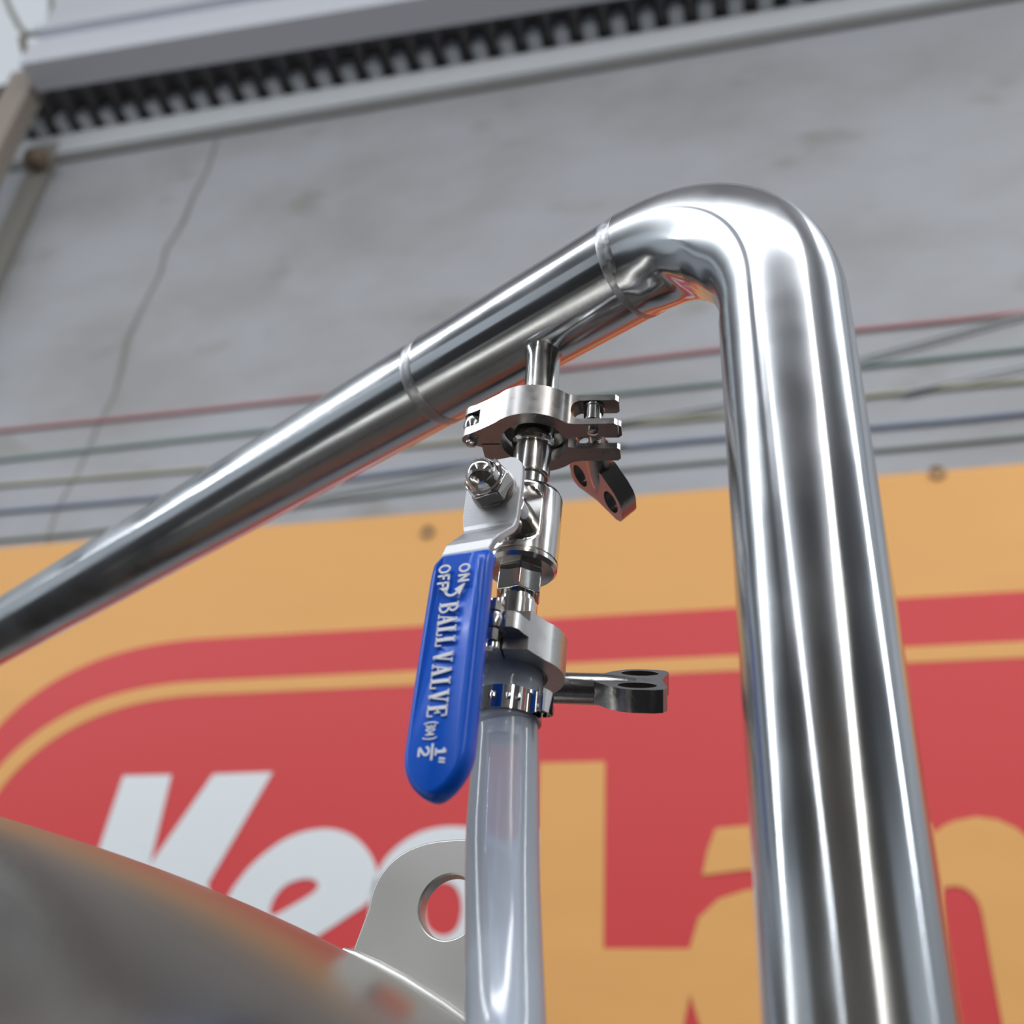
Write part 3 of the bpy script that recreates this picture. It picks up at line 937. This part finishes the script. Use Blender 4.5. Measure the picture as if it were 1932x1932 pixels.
def serif(ch, x, y, w_, h, t=1.15, s=0.42):
    hl = lambda x0, x1, yy: stroke([(x0, yy), (x1, yy)], s)
    vl = lambda xx, y0=y, y1=y + h: stroke([(xx, y0), (xx, y1)], t)
    if ch == 'L':
        return vl(x + w_ * .32) + hl(x, x + w_ * .62, y + h - s / 2) + hl(x, x + w_, y + s / 2) + stroke([(x + w_ - s / 2, y), (x + w_ - s / 2, y + h * .3)], s)
    if ch == 'A':
        return stroke([(x + w_ * .16, y), (x + w_ * .5, y + h)], s) + stroke([(x + w_ * .5, y + h), (x + w_ * .82, y)], t) + hl(x + w_ * .26, x + w_ * .70, y + h * .32) + hl(x - .1, x + w_ * .36, y + s / 2) + hl(x + w_ * .58, x + w_ + .1, y + s / 2)
    if ch == 'V':
        return stroke([(x + w_ * .20, y + h), (x + w_ * .52, y)], t) + stroke([(x + w_ * .52, y), (x + w_ * .84, y + h)], s) + hl(x - .1, x + w_ * .42, y + h - s / 2) + hl(x + w_ * .64, x + w_ + .1, y + h - s / 2)
    if ch == 'E':
        return vl(x + w_ * .26) + hl(x, x + w_, y + h - s / 2) + hl(x, x + w_, y + s / 2) + hl(x + w_ * .2, x + w_ * .66, y + h * .52) + stroke([(x + w_ - s / 2, y), (x + w_ - s / 2, y + h * .28)], s) + stroke([(x + w_ - s / 2, y + h), (x + w_ - s / 2, y + h * .74)], s) + stroke([(x + w_ * .66, y + h * .38), (x + w_ * .66, y + h * .66)], s)
    if ch == 'B':
        def bowl(y0, y1, wx):
            cy_ = (y0 + y1) / 2; ry = (y1 - y0) / 2
            return stroke([(x + w_ * .3, y1 - s / 2)] + [(x + w_ * .45 + (wx - w_ * .45) * math.cos(a_ * PI / 10), cy_ + (ry - s / 2) * math.sin(a_ * PI / 10)) for a_ in range(5, -6, -1)] + [(x + w_ * .3, y0 + s / 2)], s * 1.6)
        return vl(x + w_ * .26) + bowl(y, y + h * .54, w_ * .92) + bowl(y + h * .5, y + h, w_ * .82) + hl(x, x + w_ * .4, y + h - s / 2) + hl(x, x + w_ * .4, y + s / 2)
    return []
ink(sans('O', 34.2, -1.6, 2.7, 3.6, 0.62) + sans('N', 37.6, -1.6, 2.5, 3.6, 0.62), 'lettering_on')
ink(sans('O', 33.6, -8.3, 2.7, 3.9, 0.62) + sans('F', 36.9, -8.3, 1.9, 3.9, 0.62) + sans('F', 39.3, -8.3, 1.9, 3.9, 0.62), 'lettering_off')
# double headed curved arrow
arcp = [(41.9 + 2.1 * math.sin(PI * i / 12) * 1.0, -5.9 + 5.4 * i / 12) for i in range(13)]
arr = stroke(arcp, 0.8) + [[(41.0, -0.6), (44.2, -2.0), (41.4, 1.0)], [(41.4, -7.6), (43.6, -4.6), (41.0, -4.9)]]
arr = stroke([(42.1, -5.6), (43.6, -4.8), (44.2, -3.6), (44.0, -2.4), (43.2, -1.3)], 0.75) + [[(40.6, 0.9), (44.4, -0.6), (42.2, -2.4)], [(41.3, -7.4), (43.2, -5.0), (41.2, -4.3)]]
ink(arr, 'arrow')
xb = 45.3
H6 = 6.1
cur = 46.3
lets = []
for ch, w_ in zip('BALL', (3.9, 3.8, 3.4, 3.4)):
    lets += serif(ch, cur, -6.7, w_ * 0.86, H6, 1.0, 0.38); cur += w_ - 0.08
ink(lets, 'lettering_ball')
cur = 61.9
lets = []
for ch, w_ in zip('VALVE', (3.6, 4.2, 3.7, 4.3, 3.9)):
    lets += serif(ch, cur, -6.8, w_ * 0.86, H6, 1.0, 0.38); cur += w_ - 0.02
ink(lets, 'lettering_valve')
# (304) in thin outline, then the half inch mark
th = 0.30
def par(x, s):
    return stroke([(x + s * 0.5 * math.cos(a_ * PI / 12) - s * .5, -5.1 + 2.1 * math.sin(a_ * PI / 12)) for a_ in range(-6, 7)], th)
g304 = par(82.5, -1) + par(87.2, 1)
for cx_, ch in ((83.4, '3'), (84.6, '0'), (85.8, '4')):
    if ch == '0': g304 += stroke([(cx_ + .38 * math.cos(a_ * PI / 8), -5.1 + 1.35 * math.sin(a_ * PI / 8)) for a_ in range(17)], th)
    if ch == '3': g304 += stroke([(cx_ - .35, -3.8), (cx_ + .3, -3.8), (cx_ + .38, -4.5), (cx_, -5.05), (cx_ + .4, -5.6), (cx_ + .3, -6.4), (cx_ - .35, -6.4)], th)
    if ch == '4': g304 += stroke([(cx_ + .15, -6.5), (cx_ + .15, -3.8), (cx_ - .4, -5.6), (cx_ + .45, -5.6)], th)
ink(g304, 'lettering_304')
half_ = stroke([(88.5, -3.9), (93.1, -3.9)], 0.55)                                           # bar
half_ += stroke([(90.9, -3.0), (90.9, 0.3)], 0.75) + stroke([(90.9, 0.2), (90.0, -0.6)], 0.55) + stroke([(89.9, -2.8), (91.9, -2.8)], 0.5)   # 1
half_ += stroke([(89.3, -5.8), (89.7, -5.1), (90.6, -4.8), (91.4, -5.1), (91.6, -5.9), (90.9, -6.7), (89.4, -7.8), (91.9, -7.8)], 0.62)      # 2
half_ += stroke([(92.7, -1.6), (93.0, 0.2)], 0.45) + stroke([(93.6, -1.6), (93.9, 0.2)], 0.45)
ink(half_, 'lettering_half_inch')

# acorn nut
NC = 1.2 * mm
finish('washer', lathe([(4 * mm, -24.0 * mm), (7.4 * mm, -24.0 * mm), (7.4 * mm, -24.9 * mm), (4 * mm, -24.9 * mm)], 40, 'Y', (0, 0, NC)), M['steel'], bv, smooth=30)
bn_ = prism([(u, v + NC) for u, v in hexp(7.7, 8)], -30.4 * mm, -24.9 * mm, 'XZ')
hx = finish('hex_nut', bn_, M['mirror'], bv, bevel=0.5 * mm, smooth=30)
dome = [(6.3, -30.3), (6.1, -30.9), (5.5, -31.1), (5.3, -32.2)] + [(5.3 * math.cos(a_ * PI / 24), -32.2 - 5.3 * math.sin(a_ * PI / 24)) for a_ in range(1, 12)] + [(0.01, -37.5)]
finish('acorn_cap', lathe([(r_ * mm, y_ * mm) for r_, y_ in dome], 48, 'Y', (0, 0, NC)), M['mirror'], hx, smooth=40)

# ------------------------------------------------------------------ hose, its barb fitting and ear clamp
bf = empty('hose_barb', frame(axp(0.1515), (1, 0, 0), ZD), 'steel barbed tail seen through the top of the clear hose', 'fitting')
finish('flange', lathe([(r_ * mm, z_ * mm) for r_, z_ in [(11.2, -2.5), (11.2, -3.6), (7.4, -6.0), (6.4, -8.0), (6.4, -9.0)]], 48), M['steel'], bf, smooth=30)
barb = [(6.2, -8.5), (6.2, -10), (7.2, -13), (6.0, -13.2), (7.1, -17), (6.0, -17.2), (7.1, -21), (6.0, -21.2), (6.4, -22.5), (5.4, -28.5), (4.6, -29.2), (4.4, -28.6), (4.3, -9)]
finish('tail', lathe([(r_ * mm, z_ * mm) for r_, z_ in barb], 48, cap=False), M['barb'], bf, smooth=30)

def yz(px, py, y): return on_y(px, py, y)
HC = [axp(0.1437), axp(0.1290), yz(954, 1400, VY), yz(948, 1590, VY - 0.003), yz(950, 1760, VY - 0.0095), yz(954, 1932, VY - 0.019)]
last = HC[-1]
HC += [last + Vector((0.003, -0.009, -0.015)), last + Vector((0.016, -0.030, -0.045)), last + Vector((0.035, -0.050, -0.10)), last + Vector((0.05, -0.06, -0.3))]
# smooth the path
def cr(pts, k=5):
    out = []
    n_ = len(pts)
    for i in range(n_ - 1):
        p0, p1, p2, p3 = pts[max(i - 1, 0)], pts[i], pts[i + 1], pts[min(i + 2, n_ - 1)]
        for s in range(k):
            t_ = s / k
            out.append(0.5 * ((2 * p1) + (p2 - p0) * t_ + (2 * p0 - 5 * p1 + 4 * p2 - p3) * t_ * t_ + (3 * p1 - p0 - 3 * p2 + p3) * t_ ** 3))
    return out + [pts[-1]]
hp = cr(HC, 12)
rr = []
for p_ in hp:
    z_ = p_.z
    if z_ > 0.137: r_ = 10.3
    elif z_ > 0.127: r_ = 10.0
    else: r_ = 9.6 + min(0.6, (0.127 - z_) / 0.03 * 0.6)
    if z_ < 0.09: r_ -= min(0.5, (0.09 - z_) / 0.045 * 0.5)
    rr.append(r_ * mm)
hs = empty('clear_hose', Matrix.Translation(HC[0]), 'translucent milky hose hanging straight down from the lower clamp', 'hose')
O0 = HC[0]
bmh = sweep([p_ - O0 for p_ in hp], rr, 56, cap=False)
ho = finish('hose_wall', bmh, M['hose'], hs, smooth=60)
finish('hose_bore', sweep([p_ - O0 for p_ in hp], [r_ * 0.74 for r_ in rr], 56, cap=False), M['bore'], hs, smooth=60)
# top annulus
bmt = bmesh.new()
ra_ = []
tz = (hp[1] - hp[0]).normalized()
e1 = Vector((1, 0, 0)); e1 = (e1 - tz * e1.dot(tz)).normalized(); e2 = tz.cross(e1)
for r_ in (rr[0] * 0.70, rr[0]):
    ra_.append([bmt.verts.new((e1 * math.cos(2 * PI * i / 56) + e2 * math.sin(2 * PI * i / 56)) * r_) for i in range(56)])
for i in range(56):
    bmt.faces.new((ra_[0][i], ra_[0][(i + 1) % 56], ra_[1][(i + 1) % 56], ra_[1][i]))
finish('cut_end', bmt, M['hose'], hs, smooth=0)

# ear clamp band
ec = empty('band_clamp', frame(axp(0.1318), (1, 0, 0), ZD), 'polished steel ear clamp band squeezing the hose top', 'clamp')
bmE = bmesh.new()
BRI, BRO, BH = 10.15 * mm, 10.85 * mm, 3.6 * mm
n_ = 96
slots = []
band = finish('band', lathe([(BRI, -BH), (BRO, -BH), (BRO, BH), (BRI, BH), (BRI, -BH)], n_, cap=False), M['mirror'], ec, smooth=30)
cuts = []
for a_, w_, h_ in ((-98, 2.6, 1.6), (-73, 1.5, 2.0), (-58, 1.5, 2.0)):
    c_ = finish('c', box(8 * mm, 13 * mm, -w_ / 2 * mm, w_ / 2 * mm, -h_ / 2 * mm, h_ / 2 * mm), None)
    me_ = c_.data
    me_.transform(Matrix.Rotation(math.radians(a_), 4, 'Z'))
    cuts.append(c_)
boolean_cut(band, cuts)
# overlapping tongue of the band
tong = [(BRO, -BH + 0.0004), (BRO + 0.0004, -BH + 0.0004), (BRO + 0.0004, BH - 0.0004), (BRO, BH - 0.0004)]
bmO = bmesh.new()
prev = None
for i in range(22):
    an = math.radians(-118 - i * 4.4)
    ring = [bmO.verts.new((r_ * math.cos(an), r_ * math.sin(an), z_)) for r_, z_ in tong]
    if prev:
        for k in range(4):
            bmO.faces.new((prev[k], prev[(k + 1) % 4], ring[(k + 1) % 4], ring[k]))
    else:
        bmO.faces.new(ring)
    prev = ring
bmO.faces.new(prev)
finish('overlap_strip', bmO, M['mirror'], ec, smooth=30)
for a_ in (-98, -73, -58):
    an = math.radians(a_)
    o = finish('hook', lathe([(0.1 * mm, 1.4 * mm), (0.7 * mm, 1.2 * mm), (0.9 * mm, 0.5 * mm), (0.9 * mm, -0.4 * mm), (0.5 * mm, -0.9 * mm), (0.1 * mm, -0.9 * mm)], 16), M['mirror'], ec)
    o.location = ((BRO - 0.1 * mm) * math.cos(an), (BRO - 0.1 * mm) * math.sin(an), 0)
# pinched ear, an omega fold at the right rear
ear = [(-2.4, 0.0), (-2.0, 1.2), (-2.9, 2.9), (-2.6, 4.4), (0, 4.9), (2.6, 4.4), (2.9, 2.9), (2.0, 1.2), (2.4, 0.0)]
bmR = bmesh.new()
prev = None
for i, (u, v) in enumerate(ear):
    nx, ny = (0.35 if u > 0 else -0.35), 0.35
    ring = [bmR.verts.new(((v) * mm, u * mm, z_)) for z_ in (-BH * 0.96, BH * 0.96)] + [bmR.verts.new(((v - 0.5) * mm, (u * 0.86) * mm, z_)) for z_ in (BH * 0.96, -BH * 0.96)]
    if prev:
        for k in range(4):
            bmR.faces.new((prev[k], prev[(k + 1) % 4], ring[(k + 1) % 4], ring[k]))
    prev = ring
finish('ear', bmR, M['mirror'], ec, smooth=40, offset=Matrix.Rotation(math.radians(-22), 4, 'Z') @ Matrix.Translation((BRO - 0.2 * mm, 0, 0)))
